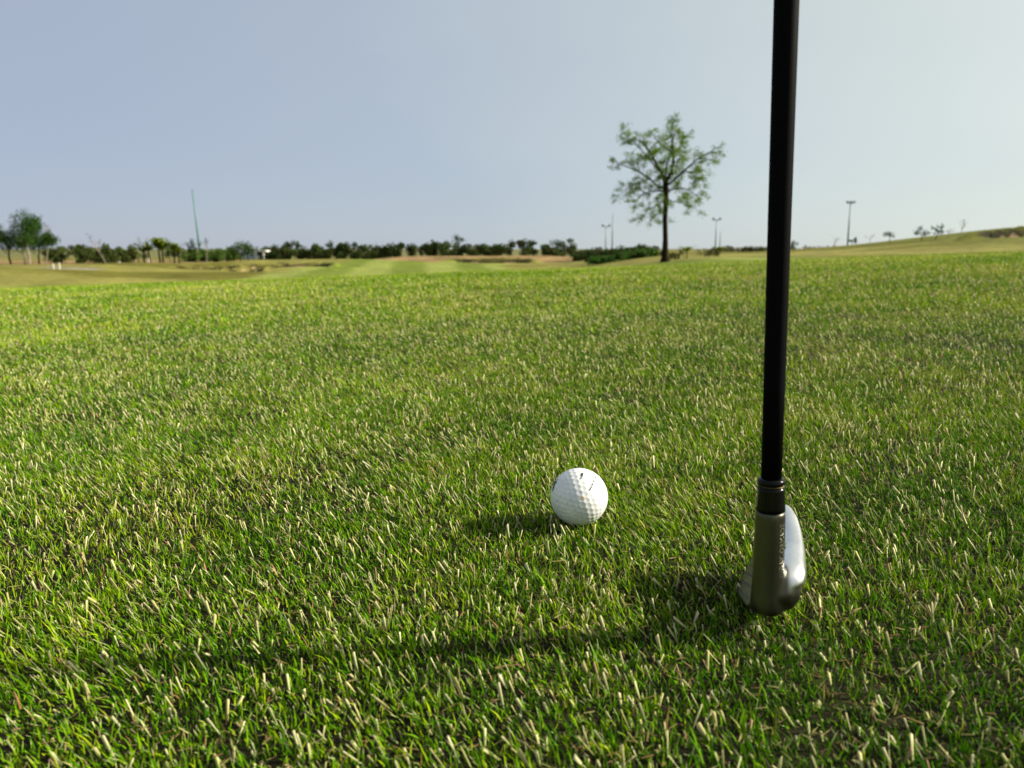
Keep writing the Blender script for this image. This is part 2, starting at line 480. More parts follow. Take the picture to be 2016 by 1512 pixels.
def stubs(x, y, L, W, lean=0.0):
    """thick cut stems: three-sided, paler towards the cut tip"""
    n = len(x); z = height(x, y) - 0.001
    lx, ly = lean_field(x, y)
    d = np.stack([lx * 1.1 - 0.10 + RNG.normal(0, .36, n), ly * 0.9 + RNG.normal(0, .36, n), np.ones(n)], -1); d /= np.linalg.norm(d, axis=1)[:, None]
    a0 = RNG.uniform(0, 2 * np.pi, n); base = np.stack([x, y, z], -1); top = base + d * L[:, None]
    r0 = W * 0.36; r1 = W * 0.5
    vs_ = []
    for p, r, sl in ((base, r0, 0), (top, r1, 1)):
        for q in range(3):
            a = a0 + q * 2.094
            o = np.stack([np.cos(a) * r, np.sin(a) * r * 0.9, sl * RNG.normal(0, 0.25, n) * r * 3], -1); vs_.append(p + o)
    v = np.stack(vs_, 1).reshape(-1, 3); k = np.arange(n)[:, None] * 6
    t = np.concatenate([k + [f] for f in ([0, 1, 4], [0, 4, 3], [1, 2, 5], [1, 5, 4], [2, 0, 3], [2, 3, 5], [3, 4, 5])])
    m = RNG.random((n, 1)); tip = PALE * (1 - m) + STRAW * m
    pink = RNG.random(n) < 0.05; tip[pink] = np.array((0.48, 0.30, 0.19)) * RNG.uniform(0.7, 1.1, (pink.sum(), 1))
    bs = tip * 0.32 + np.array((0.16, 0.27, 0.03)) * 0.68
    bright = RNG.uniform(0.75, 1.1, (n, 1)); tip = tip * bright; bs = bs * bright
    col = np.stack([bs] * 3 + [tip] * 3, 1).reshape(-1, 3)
    return v, t, col

def join(parts):
    vs_, ts, cs, o = [], [], [], 0
    for v, t, c in parts:
        vs_.append(v); ts.append(t + o); cs.append(c); o += len(v)
    return np.vstack(vs_), np.vstack(ts), np.vstack(cs)

BALL_R = 0.02135
BALL = np.array((xpix(1140, 0.549, CAM_H - 0.1815), 0.549, CAM_H - 0.1815))
HEAD_Y = 0.3577
def keep_clear(x, y):
    return np.hypot(x - BALL[0], y - BALL[1]) > 0.009

D0 = 21e4
# fine green blades
x, y = scatter(lambda d: D0 * min(1.0, (0.8 / d) ** 1.45), 0.12, 2.6)
bare = sstep(0.64, 0.76, fbm(x * 6, y * 6, 101))          # worn spots where soil and litter show
m = keep_clear(x, y) & (RNG.random(len(x)) < (0.45 + 0.9 * fbm(x * 45, y * 45, 103)) * (1 - 0.45 * bare)); x, y = x[m], y[m]; n = len(x); d = np.hypot(x, y); g = np.maximum(1, (d / 0.8)) ** 0.52
tall = 0.75 + 0.5 * fbm(x * 16, y * 16, 81)
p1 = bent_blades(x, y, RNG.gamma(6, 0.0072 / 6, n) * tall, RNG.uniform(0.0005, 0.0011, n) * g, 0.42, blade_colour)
# pale cut stems
x, y = scatter(lambda d: 1.25e4 * min(1.0, (0.8 / d) ** 1.1), 0.12, 3.5)
pd = 0.35 + 1.3 * fbm(x * 11, y * 11, 31) * fbm(x * 3, y * 3, 33) * 2
m = keep_clear(x, y) & (RNG.random(len(x)) < pd); x, y = x[m], y[m]; n = len(x); d = np.hypot(x, y); g = np.maximum(1, (d / 0.9)) ** 0.5
p2 = stubs(x, y, RNG.gamma(5, 0.0080 / 5, n).clip(0, 0.0125), (0.0005 + RNG.gamma(2.0, 0.00032, n)).clip(0, 0.0021) * g)
# dead litter lying flat
x, y = scatter(lambda d: 1.7e4 * min(1.0, (0.8 / d) ** 1.8), 0.12, 2.2)
n = len(x); z = height(x, y) + RNG.uniform(0.001, 0.006, n)
ax, ay = unit2(n); Ll = RNG.uniform(0.002, 0.0075, n); w = RNG.uniform(0.00012, 0.0004, n)
a = np.stack([x, y, z], -1); dv = np.stack([ax, ay, RNG.normal(0, .18, n)], -1) * Ll[:, None]; sd = np.stack([-ay, ax, RNG.normal(0, .4, n)], -1) * w[:, None]
v = np.stack([a - sd, a + sd, a + dv + sd * .6, a + dv - sd * .6], 1).reshape(-1, 3); k = np.arange(n)[:, None] * 4
mixv = RNG.random((n, 1)); c = STRAW * 0.5 * mixv + BROWN * 0.6 * (1 - mixv)
p3 = (v, np.concatenate([k + [[0, 1, 2]], k + [[0, 2, 3]]]), np.repeat(c, 4, axis=0))
# short undergrowth that closes the sward
x, y = scatter(lambda d: 12e4, 0.14, 1.1, margin=False)
m = keep_clear(x, y) & (RNG.random(len(x)) < 1 - 0.5 * sstep(0.64, 0.76, fbm(x * 6, y * 6, 101))); x, y = x[m], y[m]; n = len(x)
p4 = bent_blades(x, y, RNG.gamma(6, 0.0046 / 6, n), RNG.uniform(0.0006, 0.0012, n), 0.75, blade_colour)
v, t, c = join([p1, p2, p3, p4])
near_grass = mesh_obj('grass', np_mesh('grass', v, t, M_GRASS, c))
tag(near_grass, 'short mown green turf with pale cut stems around the ball', 'grass', kind='stuff')

# farther turf up to the brow of the fairway
def far_colour(x, y, n):
    return blade_colour(x, y, n, 0.15 + 0.35 * (fbm(x * .5, y * .9, 91) - .5))
x, y = scatter(lambda d: D0 * 0.42 * (0.8 / d) ** 1.6 * float(sstep(2.0, 2.6, d)), 2.0, 22.0, margin=False)
n = len(x); d = np.hypot(x, y); g = (d / 0.8) ** 0.60
q1 = flat_blades(x, y, RNG.gamma(9, 0.0125 / 9, n) * (1 + 0.03 * d), RNG.uniform(0.0010, 0.0022, n) * g, far_colour)
x, y = scatter(lambda d: 5.0e3 * (0.8 / d) ** 1.25 * float(sstep(3.0, 3.5, d)), 3.0, 16.0, margin=False)
n = len(x); d = np.hypot(x, y); g = (d / 0.9) ** 0.5
def pale_col(x, y, n):
    mm = RNG.random((n, 1)); return (PALE * (1 - mm) + STRAW * mm) * RNG.uniform(0.6, 1.0, (n, 1))
q2 = flat_blades(x, y, RNG.gamma(10, 0.0135 / 10, n), RNG.uniform(0.0015, 0.003, n) * g, pale_col)
v, t, c = join([q1, q2])
far_grass = mesh_obj('grass', np_mesh('grass_far', v, t, M_GRASS, c))
tag(far_grass, 'bright green mown turf running up to the brow of the fairway', 'grass', kind='stuff')

# ------------------------------------------------------------------ golf ball
def geodesic(f):
    t = (1 + 5 ** 0.5) / 2
    P = np.array([(-1, t, 0), (1, t, 0), (-1, -t, 0), (1, -t, 0), (0, -1, t), (0, 1, t), (0, -1, -t), (0, 1, -t), (t, 0, -1), (t, 0, 1), (-t, 0, -1), (-t, 0, 1)], float)
    P /= np.linalg.norm(P[0])
    Fc = [(0, 11, 5), (0, 5, 1), (0, 1, 7), (0, 7, 10), (0, 10, 11), (1, 5, 9), (5, 11, 4), (11, 10, 2), (10, 7, 6), (7, 1, 8), (3, 9, 4), (3, 4, 2), (3, 2, 6), (3, 6, 8), (3, 8, 9), (4, 9, 5), (2, 4, 11), (6, 2, 10), (8, 6, 7), (9, 8, 1)]
    V = {}; out = []; T = []
    def idx(p):
        key = tuple(np.round(p, 6))
        if key not in V: V[key] = len(out); out.append(p)
        return V[key]
    for a, b, c in Fc:
        g = {}
        for i in range(f + 1):
            for j in range(f + 1 - i):
                p = P[a] * (f - i - j) + P[b] * i + P[c] * j; p = p / np.linalg.norm(p); g[i, j] = idx(p)
        for i in range(f):
            for j in range(f - i):
                T.append((g[i, j], g[i + 1, j], g[i, j + 1]))
                if i + j < f - 1: T.append((g[i + 1, j], g[i + 1, j + 1], g[i, j + 1]))
    return np.array(out), np.array(T)

def ball_mesh(f=52, nd=6):
    V, T = geodesic(f); Dm, _ = geodesic(nd)
    rot = np.array(Matrix.Rotation(0.5, 3, 'X') @ Matrix.Rotation(0.35, 3, 'Y') @ Matrix.Rotation(0.2, 3, 'Z')); Dm = Dm @ rot.T
    ang = np.arccos(np.clip((V @ Dm.T).max(1), -1, 1)); a0 = 0.094
    dep = np.where(ang < a0, 0.00028 * (1 - (ang / a0) ** 2), 0.0)
    return V * (BALL_R - dep)[:, None], T

M_BALL, nt, b = new_mat('ball_cover')
cr, _ = noise_ramp(nt, 90, [(0.35, (0.60, 0.615, 0.62)), (0.65, (0.68, 0.685, 0.68))])
nt.links.new(cr.outputs['Color'], b.inputs['Base Color'])
b.inputs['Roughness'].default_value = 0.38; b.inputs['Coat Weight'].default_value = 0.25; b.inputs['Coat Roughness'].default_value = 0.2
b.inputs['Subsurface Weight'].default_value = 0.0
M_INK = simple_mat('black_print', (0.012, 0.012, 0.016), 0.5)
M_INK_GREY = simple_mat('worn_print', (0.05, 0.05, 0.06), 0.6)
M_ORANGE = simple_mat('orange_scuff', (0.62, 0.30, 0.08), 0.6)

def cam_ray(px, py):
    u = (px - 1008) / F_PX; w = -(py - 756) / F_PX
    fw = Vector((0, math.cos(TH), -math.sin(TH))); up = Vector((0, math.sin(TH), math.cos(TH)))
    return (fw + Vector((1, 0, 0)) * u + up * w).normalized()

ball = empty('golf_ball', tuple(BALL))
tag(ball, 'white dimpled golf ball lying on the turf beside the club', 'golf ball')
v, t = ball_mesh()
bm_ = np_mesh('ball_body', v, t, M_BALL, smooth=True)
mesh_obj('cover', bm_, ball)
def ball_patch(name, poly, mat):
    """a piece of print that follows the ball's curve"""
    C = Vector((0, 0, CAM_H)); O = Vector(BALL); pts = []
    for px, py in poly:
        r = cam_ray(px, py); oc = C - O; bq = r.dot(oc); disc = bq * bq - (oc.dot(oc) - BALL_R ** 2)
        p = C + r * (-bq - math.sqrt(max(disc, 0))); pts.append((p - O).normalized())
    mid = sum(pts, Vector()).normalized(); pts = [mid.lerp(p_, 1.3).normalized() for p_ in pts]
    vs_ = [mid * (BALL_R + 0.00006)]
    n = len(pts)
    for s in (0.5, 1.0):
        for p in pts: vs_.append((mid.lerp(p, s)).normalized() * (BALL_R + 0.00006))
    fs = [(0, 1 + k, 1 + (k + 1) % n) for k in range(n)] + [(1 + k, 1 + n + k, 1 + n + (k + 1) % n, 1 + (k + 1) % n) for k in range(n)]
    me = bpy.data.meshes.new(name); me.from_pydata([tuple(q) for q in vs_], [], fs); me.materials.append(mat)
    return mesh_obj(name, me, ball)
ball_patch('printed_block', [(1142.8, 936.8), (1146.8, 937.2), (1148.0, 932.0), (1145.2, 931.4)], M_INK)
ball_patch('printed_dash', [(1141.9, 942.6), (1143.0, 943.0), (1145.4, 940.0), (1144.2, 939.4)], M_INK)
for poly in ([(1160.5, 964), (1161.9, 964.5), (1165.0, 960), (1163.7, 956.8)], [(1164.4, 953.6), (1166.9, 951.6), (1168.3, 952.9), (1166.2, 956.5)],
             [(1167.6, 948.6), (1168.8, 949.0), (1170.8, 946.6), (1168.9, 944.9)]):
    ball_patch('printed_letter', poly, M_INK)
for poly in ([(1170.4, 942.8), (1171.0, 943.2), (1172.0, 939.6), (1171.3, 939.3)], [(1171.6, 943.9), (1172.3, 944.2), (1173.2, 940.2), (1172.6, 939.9)],
             [(1171.8, 937.6), (1172.5, 938.0), (1173.6, 935.6), (1172.9, 935.2)]):
    ball_patch('printed_letter', poly, M_INK_GREY)
ball_patch('printed_mark', [(1184.8, 971.4), (1185.7, 971.7), (1188.1, 966.8), (1186.3, 965.8)], M_INK)
ball_patch('printed_logo', [(1086.9, 964), (1088.9, 963.6), (1092.0, 955), (1097.0, 946), (1095.0, 944.6), (1090.0, 951.5)], M_INK)
ball_patch('scuff', [(1144.2, 978.6), (1147.0, 977.8), (1150, 979.6), (1147.0, 982.2)], M_ORANGE)

# a second ball far off near the brow
x, y, z = spot(1108, 9.2)
ball2 = mesh_obj('golf_ball', bm_, None, (x, y, zpix(533, 9.2)))
tag(ball2, 'tiny white golf ball far off near the brow of the fairway', 'golf ball')

# ------------------------------------------------------------------ golf club
def shaft_x(z): return 0.1263 - (z - 0.0925) * 0.0275
def sp(z): return (shaft_x(z), 0.360, z)
def metal(name, col, rough, aniso=0.0, scale=60, var=0.15):
    m, nt, b = new_mat(name)
    cr, nz = noise_ramp(nt, scale, [(0.3, tuple(c * (1 - var) for c in col)), (0.7, col)], detail=6)
    nt.links.new(cr.outputs['Color'], b.inputs['Base Color'])
    b.inputs['Metallic'].default_value = 1.0
    mr = N(nt, 'ShaderNodeMapRange'); mr.inputs[3].default_value = rough * 0.8; mr.inputs[4].default_value = rough * 1.3
    nt.links.new(nz.outputs['Fac'], mr.inputs[0]); nt.links.new(mr.outputs[0], b.inputs['Roughness'])
    return m
M_CHROME = metal('satin_chrome', (0.85, 0.85, 0.84), 0.27)
_nt = M_CHROME.node_tree; _b = _nt.nodes['Principled BSDF']; _at = N(_nt, 'ShaderNodeVertexColor', layer_name='dark_reflection')
_mx = N(_nt, 'ShaderNodeMix', data_type='RGBA'); _src = _b.inputs['Base Color'].links[0].from_socket
_nt.links.new(_at.outputs['Color'], _mx.inputs[0]); _nt.links.new(_src, _mx.inputs[6]); _mx.inputs[7].default_value = (0.082, 0.080, 0.062, 1)  # dark tone of the painted reflection
_nt.links.new(_mx.outputs[2], _b.inputs['Base Color'])
_mr = N(_nt, 'ShaderNodeMapRange'); _mr.inputs[3].default_value = 0.26; _mr.inputs[4].default_value = 0.40
_nt.links.new(_at.outputs['Color'], _mr.inputs[0]); _nt.links.new(_mr.outputs[0], _b.inputs['Roughness'])
M_GOLD = metal('brass_ring', (0.07, 0.06, 0.025), 0.45)
M_SHAFT = simple_mat('black_graphite', (0.0025, 0.0025, 0.003), 0.6, var=0.2, scale=40, spec=0.02)
M_FERR = simple_mat('black_plastic', (0.003, 0.003, 0.0035), 0.18, var=0.1, scale=40, spec=0.14)
M_GRIP = simple_mat('black_rubber', (0.012, 0.012, 0.013), 0.8, var=0.3, scale=120)
M_GROOVE = simple_mat('dark_groove', (0.012, 0.016, 0.012), 0.6)

O0 = Vector((0.1292, HEAD_Y, 0.039))
U = Vector((0.03, 0.94, -0.29)).normalized()
RT = Vector((1, 0, 0)); RT = (RT - U * RT.dot(U)).normalized()
W = RT.cross(U).normalized()
LOFT = math.radians(33)
# stations along the blade: t, bottom lift, height above the sole line, leading edge x, right end of the top, top thickness, right end of the sole
ST = [(-0.0085, 0.0085, 0.0190, -0.002, 0.0115, 0.009, 0.0085), (-0.0065, 0.0050, 0.0220, -0.0045, 0.0150, 0.012, 0.0115), (-0.003, 0.0015, 0.0250, -0.0080, 0.0175, 0.014, 0.0138),
      (0.002, 0.0, 0.0275, -0.0105, 0.0193, 0.0145, 0.0148), (0.010, -0.0005, 0.0305, -0.0108, 0.0220, 0.0135, 0.0155), (0.022, 0.0, 0.0355, -0.0092, 0.0258, 0.0115, 0.0165),
      (0.034, 0.0, 0.0415, -0.0075, 0.0288, 0.010, 0.017), (0.044, 0.0005, 0.0480, -0.0058, 0.0303, 0.009, 0.017), (0.053, 0.002, 0.0525, -0.0030, 0.0303, 0.0085, 0.017),
      (0.060, 0.006, 0.0530, 0.0010, 0.0293, 0.008, 0.018), (0.0655, 0.012, 0.0495, 0.0060, 0.0278, 0.007, 0.019), (0.068, 0.018, 0.0425, 0.0110, 0.0258, 0.005, 0.020)]
def section(t, lift, h, le, xr, th, xs):
    hh = h - lift; c = th * 0.5; zc_ = lift + hh - c; xc_ = xr - c; dep = xs - le
    loc = [(le, lift + 0.0030), (le + 0.003, lift + 0.0006), (le + dep * 0.5, lift), (le + dep * 0.82, lift + 0.0016), (xs, lift + 0.0065)]
    for f in (0.35, 0.7): loc.append((xs + (xr - xs) * f - 0.0012, lift + 0.005 + (zc_ - lift - 0.005) * f))
    for a_ in (-10, 25, 60, 95, 130, 160):
        a_ = math.radians(a_); loc.append((xc_ + c * math.cos(a_), zc_ + c * math.sin(a_)))
    loc.append((le * 0.55 + (xc_ - c) * 0.45, (lift + 0.003) * 0.55 + zc_ * 0.45))
    return [O0 + U * t + RT * x_ + W * z_ for x_, z_ in loc]
mb = MB(); secs = [section(*s_) for s_ in ST]; n = len(secs[0])
for s_ in secs:
    for p in s_: mb.v.append(tuple(p))
for i in range(len(secs) - 1):
    for k in range(n):
        mb.f.append((i * n + k, i * n + (k + 1) % n, (i + 1) * n + (k + 1) % n, (i + 1) * n + k))
mb.f.append(tuple(range(n))); mb.f.append(tuple((len(secs) - 1) * n + k for k in range(n))[::-1])
hz = [0.0925, 0.085, 0.072, 0.062, 0.056, 0.050, 0.046, 0.0425, 0.040, 0.0385]
hr = [0.00715, 0.0073, 0.0074, 0.0075, 0.0077, 0.0080, 0.0083, 0.0083, 0.0074, 0.0050]
mb.tube([sp(z_) for z_ in hz], hr, n=40)
raw = mb.mesh('head_raw', M_CHROME)
tmp = bpy.data.objects.new('head_raw', raw); COL.objects.link(tmp)
md = tmp.modifiers.new('fuse', 'REMESH'); md.mode = 'VOXEL'; md.voxel_size = 0.0008; md.use_smooth_shade = True
ms = tmp.modifiers.new('soften', 'SMOOTH'); ms.iterations = 22; ms.factor = 0.5
dg = bpy.context.evaluated_depsgraph_get()
head_me = bpy.data.meshes.new_from_object(tmp.evaluated_get(dg)); head_me.name = 'club_head'
bpy.data.objects.remove(tmp)
head_me.polygons.foreach_set('use_smooth', np.ones(len(head_me.polygons), dtype=bool))
head_me.materials.clear(); head_me.materials.append(M_CHROME)
hco = np.array([v_.co[:] for v_ in head_me.vertices])
hax = np.array([shaft_x(z_) for z_ in hco[:, 2]])
hd = np.hypot(hco[:, 0] - hax, hco[:, 1] - 0.360)
# dark reflections painted into hosel, heel and left face, the rest bright chrome
drk = 1 - sstep(0.0065, 0.0105, hco[:, 0] - hax) * sstep(0.0085, 0.0105, hd) * sstep(0.049, 0.060, hco[:, 2])
hc = np.ones((len(hco), 4), np.float32); hc[:, :3] = drk[:, None]
ha = head_me.color_attributes.new('dark_reflection', 'FLOAT_COLOR', 'POINT'); ha.data.foreach_set('color', hc.ravel())

base = Vector((shaft_x(0.04), 0.360, 0.0))
CLUB_S = 1.055
club = empty('golf_club', tuple(Vector((0, 0, CAM_H)) + (O0 - Vector((0, 0, CAM_H))) * CLUB_S)); club.scale = (CLUB_S,) * 3
tag(club, 'iron golf club with chrome head and black shaft standing on the turf', 'golf club')
OFF = -O0
def club_part(name, me_or_mb, mat=None, smooth=True, parent=None):
    if isinstance(me_or_mb, MB): me_or_mb = me_or_mb.mesh(name, mat, smooth)
    me_or_mb.transform(Matrix.Translation(OFF))
    return mesh_obj(name, me_or_mb, parent or club)
head = club_part('club_head', head_me)
# ferrule, collar ring, shaft, grip
zs = np.linspace(0.0925, 0.1045, 8)
club_part('ferrule', MB().tube([sp(z_) for z_ in zs], [0.00705 - 0.00075 * (z_ - 0.0925) / 0.012 for z_ in zs], n=36), M_FERR)
club_part('collar_ring', MB().tube([sp(z_) for z_ in (0.1046, 0.1048, 0.1053, 0.1055)], [0.0062, 0.0065, 0.0065, 0.0062], n=36), M_GOLD)
club_part('collar', MB().tube([sp(z_) for z_ in (0.1056, 0.1058, 0.1068, 0.1078, 0.1084, 0.1087)], [0.0062, 0.0065, 0.0066, 0.0064, 0.0058, 0.005], n=36), M_FERR)
zs = np.linspace(0.1088, 0.70, 14)
club_part('shaft', MB().tube([sp(z_) for z_ in zs], [0.0049 + (z_ - 0.1088) * 0.0022 for z_ in zs], n=32), M_SHAFT)
zs = np.linspace(0.701, 0.95, 10)
club_part('grip', MB().tube([sp(z_) for z_ in zs], [0.0088 + (z_ - 0.70) * 0.02 for z_ in zs], n=32), M_GRIP)
# score lines cut in the face
from mathutils.bvhtree import BVHTree
bvh = BVHTree.FromPolygons([v_.co + O0 for v_ in head_me.vertices], [tuple(p_.vertices) for p_ in head_me.polygons])
for k in range(7):
    q = 0.0055 + k * 0.0042; bb = MB(); pts = []
    for e in np.linspace(0, 1, 12):
        tt = 0.012 + e * (0.052 - 0.012)
        hit = bvh.ray_cast(O0 + U * tt + W * q - RT * 0.04, RT)
        if hit[0] is not None and hit[1].dot(RT) < -0.3: pts.append((hit[0], hit[1]))
    for p_, n_ in pts:
        w_ = n_.cross(U).normalized()
        for e in (-0.0006, 0.0006):
            for o in (-0.0003, 0.00012): bb.v.append(tuple(p_ + w_ * e + n_ * o))
    for a_ in range(len(pts) - 1):
        b_ = a_ * 4
        bb.f += [(b_ + 1, b_ + 3, b_ + 7, b_ + 5), (b_, b_ + 1, b_ + 5, b_ + 4), (b_ + 3, b_ + 2, b_ + 6, b_ + 7)]
    if len(pts) > 2: club_part('groove', bb, M_GROOVE, False, head)
# maker's lettering engraved up the hosel
def on_hosel(ang, zz):
    ax = Vector((shaft_x(zz), 0.360, zz)); dr = Vector((math.sin(ang), -math.cos(ang), 0))
    hit = bvh.ray_cast(ax + dr * 0.03, -dr)
    return (hit[0] if hit[0] is not None else ax + dr * 0.0075) + dr * 0.00007
def text_mesh(body, size):
    cu = bpy.data.curves.new('lettering', 'FONT'); cu.body = body; cu.size = size; cu.align_x = 'LEFT'; cu.resolution_u = 3
    to = bpy.data.objects.new('lettering', cu); COL.objects.link(to)
    me = bpy.data.meshes.new_from_object(to.evaluated_get(bpy.context.evaluated_depsgraph_get()))
    bpy.data.objects.remove(to); bpy.data.curves.remove(cu)
    return me
tm = text_mesh('TAYLORMADE', 0.0046)
co = np.array([v_.co[:] for v_ in tm.vertices]); x0, x1 = co[:, 0].min(), co[:, 0].max()
z0, z1 = zpix(1117, 0.357), zpix(1028, 0.357)
for v_ in tm.vertices:
    zz = z0 + (v_.co.x - x0) / (x1 - x0) * (z1 - z0)
    ang = math.radians(48) - v_.co.y / 0.0074
    v_.co = on_hosel(ang, zz)
tm.materials.append(metal('worn_lettering', (0.40, 0.39, 0.33), 0.45)); club_part('lettering', tm, smooth=False, parent=head)
lg = MB(); zc = zpix(1125, 0.357)
for r0, r1 in ((0.0, 0.0), (0.00135, 0.0018)):
    if r1 == 0: continue
    for k in range(24):
        a_ = 2 * math.pi * k / 24
        for r_ in (r0, r1):
            ang = math.radians(36) + math.cos(a_) * r_ / 0.0074; zz = zc + math.sin(a_) * r_
            lg.v.append(tuple(on_hosel(ang, zz)))
    for k in range(24):
        k2 = (k + 1) % 24; lg.f.append((2 * k, 2 * k + 1, 2 * k2 + 1, 2 * k2))
club_part('round_emblem', lg, M_GROOVE, False, head)

# ------------------------------------------------------------------ trees and shrubs
def leaves(centres, radius, n, size, col, var=0.35, flat=1.0, rng=None, droop=0.0):
    """n leaf-sized quads scattered round the given centres"""
    rng = rng or np.random.default_rng(1)
    C = np.asarray(centres, float); k = rng.integers(0, len(C), n)
    off = rng.normal(0, 1, (n, 3)); off /= np.linalg.norm(off, axis=1)[:, None]
    off *= (rng.random((n, 1)) ** 0.45) * radius; off[:, 2] *= flat; off[:, 2] -= droop * np.abs(rng.normal(0, radius, n))
    p = C[k] + off
    a = rng.normal(0, 1, (n, 3)); a /= np.linalg.norm(a, axis=1)[:, None]
    b = np.cross(a, rng.normal(0, 1, (n, 3))); b /= np.linalg.norm(b, axis=1)[:, None]
    s_ = size * rng.uniform(0.6, 1.4, (n, 1))
    v = np.stack([p - a * s_ * .5, p + b * s_ * .32, p + a * s_ * .5, p - b * s_ * .32], 1).reshape(-1, 3)
    q = np.arange(n)[:, None] * 4 + [[0, 1, 2, 3]]
    tint = rng.random((len(C), 1))[k] * 0.5 + rng.random((n, 1)) * 0.5
    c = np.asarray(col) * (1 - var + 2 * var * tint); c[:, 0] *= 0.85 + 0.4 * rng.random(n)
    return v, q, np.repeat(c, 4, axis=0)

def grow(mb, p, d, length, r, lev, tips, rng, spread=0.6, kids=3, up=0.15, n=5, curl=0.25, shrink=0.68):
    """a limb, bent along its way, that forks at its end and along its side"""
    p = Vector(p); d = Vector(d).normalized(); steps = 4; pts = [p.copy()]; rs = [r]
    for i in range(steps):
        d = (d + Vector((rng.gauss(0, curl), rng.gauss(0, curl), rng.gauss(0, curl) + up)) * 0.5).normalized()
        p = p + d * length / steps; pts.append(p.copy()); rs.append(max(r * (1 - 0.5 * (i + 1) / steps), 0.006))
    mb.tube(pts, rs, n=n, cap=False)
    if lev == 0:
        tips.extend([pts[2], pts[3], pts[4]]); return
    for k in range(kids):
        q = pts[-1] if k < 2 else pts[rng.randint(2, 3)]
        nd = (d + Vector((rng.gauss(0, spread), rng.gauss(0, spread), rng.gauss(0, spread * 0.7)))).normalized()
        grow(mb, q, nd, length * shrink * rng.uniform(0.75, 1.2), rs[-1] * 0.8, lev - 1, tips, rng, spread, kids, up, max(3, n - 1), curl, shrink)

def crown_obj(parts, parent, mat=M_LEAF, name='crown'):
    v, q, c = join(parts)
    return mesh_obj(name, np_mesh(name, v, q, mat, c), parent)

C_GREEN = (0.026, 0.068, 0.007); C_DARK = (0.026, 0.060, 0.010); C_LIME = (0.120, 0.165, 0.015); C_DRYLEAF = (0.075, 0.055, 0.025)

def leafy_tree(name, label, px, Y, top, wpx, trunk_frac=0.45, seed=1, col=C_GREEN, n=700, trunks=(0,), lean=0.0, cat='tree', flat=0.8, size=None, bark=M_BARK, group=None, lev=2, fill=1.0, base_off=0.0):
    rng = random.Random(seed); nr = np.random.default_rng(seed)
    x, y, z = spot(px, Y); H = zpix(top, Y) - z; wid = wpx / F_PX * Y
    root = tag(empty(name, (x, y, z)), label, cat, group)
    mb = MB(); tips = []
    for k, tx in enumerate(trunks):
        b0 = Vector((tx / F_PX * Y, rng.uniform(-.2, .2), -0.1)); fk = Vector((b0.x * 0.6 + lean * wid * .5, 0, H * trunk_frac))
        r = 0.018 * H + 0.02
        mid = (b0 + fk) / 2 + Vector((rng.gauss(0, .03), rng.gauss(0, .03), 0)) * H * .4
        mb.tube([b0, mid, fk], [r, r * .8, r * .62], n=7, cap=False)
        for q in range(5 if len(trunks) == 1 else 3):
            a = rng.uniform(0, 6.28); el = rng.uniform(0.25, 1.1)
            d = Vector((math.cos(a) * math.cos(el) * wid * .5 + lean * wid * .3, math.sin(a) * math.cos(el) * wid * .4, math.sin(el) * H * (1 - trunk_frac)))
            grow(mb, fk, d, d.length * 0.62, r * .5, lev - 1, tips, rng, 0.55, 3, 0.1, n=4)
    mb.build('trunk', bark, root, True)
    T = np.array([tuple(t_) for t_ in tips])
    # fit the crown to its outline
    lo, hi = T.min(0), T.max(0); cx = lean * wid * .5
    T[:, 0] = cx + (T[:, 0] - (lo[0] + hi[0]) / 2) / max(hi[0] - lo[0], .01) * wid * 0.86
    zt = H * (trunk_frac * 0.95); T[:, 2] = zt + (T[:, 2] - lo[2]) / max(hi[2] - lo[2], .01) * (H * 0.95 - zt)
    rad_ = max(wid, H * (1 - trunk_frac)) * 0.17 * fill
    crown_obj([leaves(T, rad_, n, size or max(0.10, Y * 0.0019), col, rng=nr, flat=flat)], root)
    return root

def bush(name, label, px, Y, top, wpx, seed=1, col=C_DARK, n=500, cat='shrub', stems=4, group=None, lift=0.0):
    rng = random.Random(seed); nr = np.random.default_rng(seed)
    x, y, z = spot(px, Y); H = zpix(top, Y) - z; wid = wpx / F_PX * Y
    root = tag(empty(name, (x, y, z)), label, cat, group)
    mb = MB(); C = []
    for k in range(stems):
        a = (k + .5) / stems * 2 - 1
        e = Vector((a * wid * .35, rng.uniform(-.25, .25) * wid, H * rng.uniform(.55, .85)))
        mb.tube([Vector((a * wid * .15, 0, -.05)), e * .5, e], [0.05 * H + .01, 0.035 * H + .006, .012], n=5, cap=False)
    for k in range(12):
        a = rng.uniform(-1, 1); hh = (1 - a * a * rng.uniform(.3, .8))
        C.append((a * wid * .42, rng.uniform(-.4, .4) * wid, H * (lift + (1 - lift) * rng.uniform(0.22, 0.86) * hh)))
    mb.build('trunk', M_BARK, root, True)
    crown_obj([leaves(C, max(H, wid) * .20, n, max(.07, Y * .0019), col, rng=nr, flat=.85)], root)
    return root

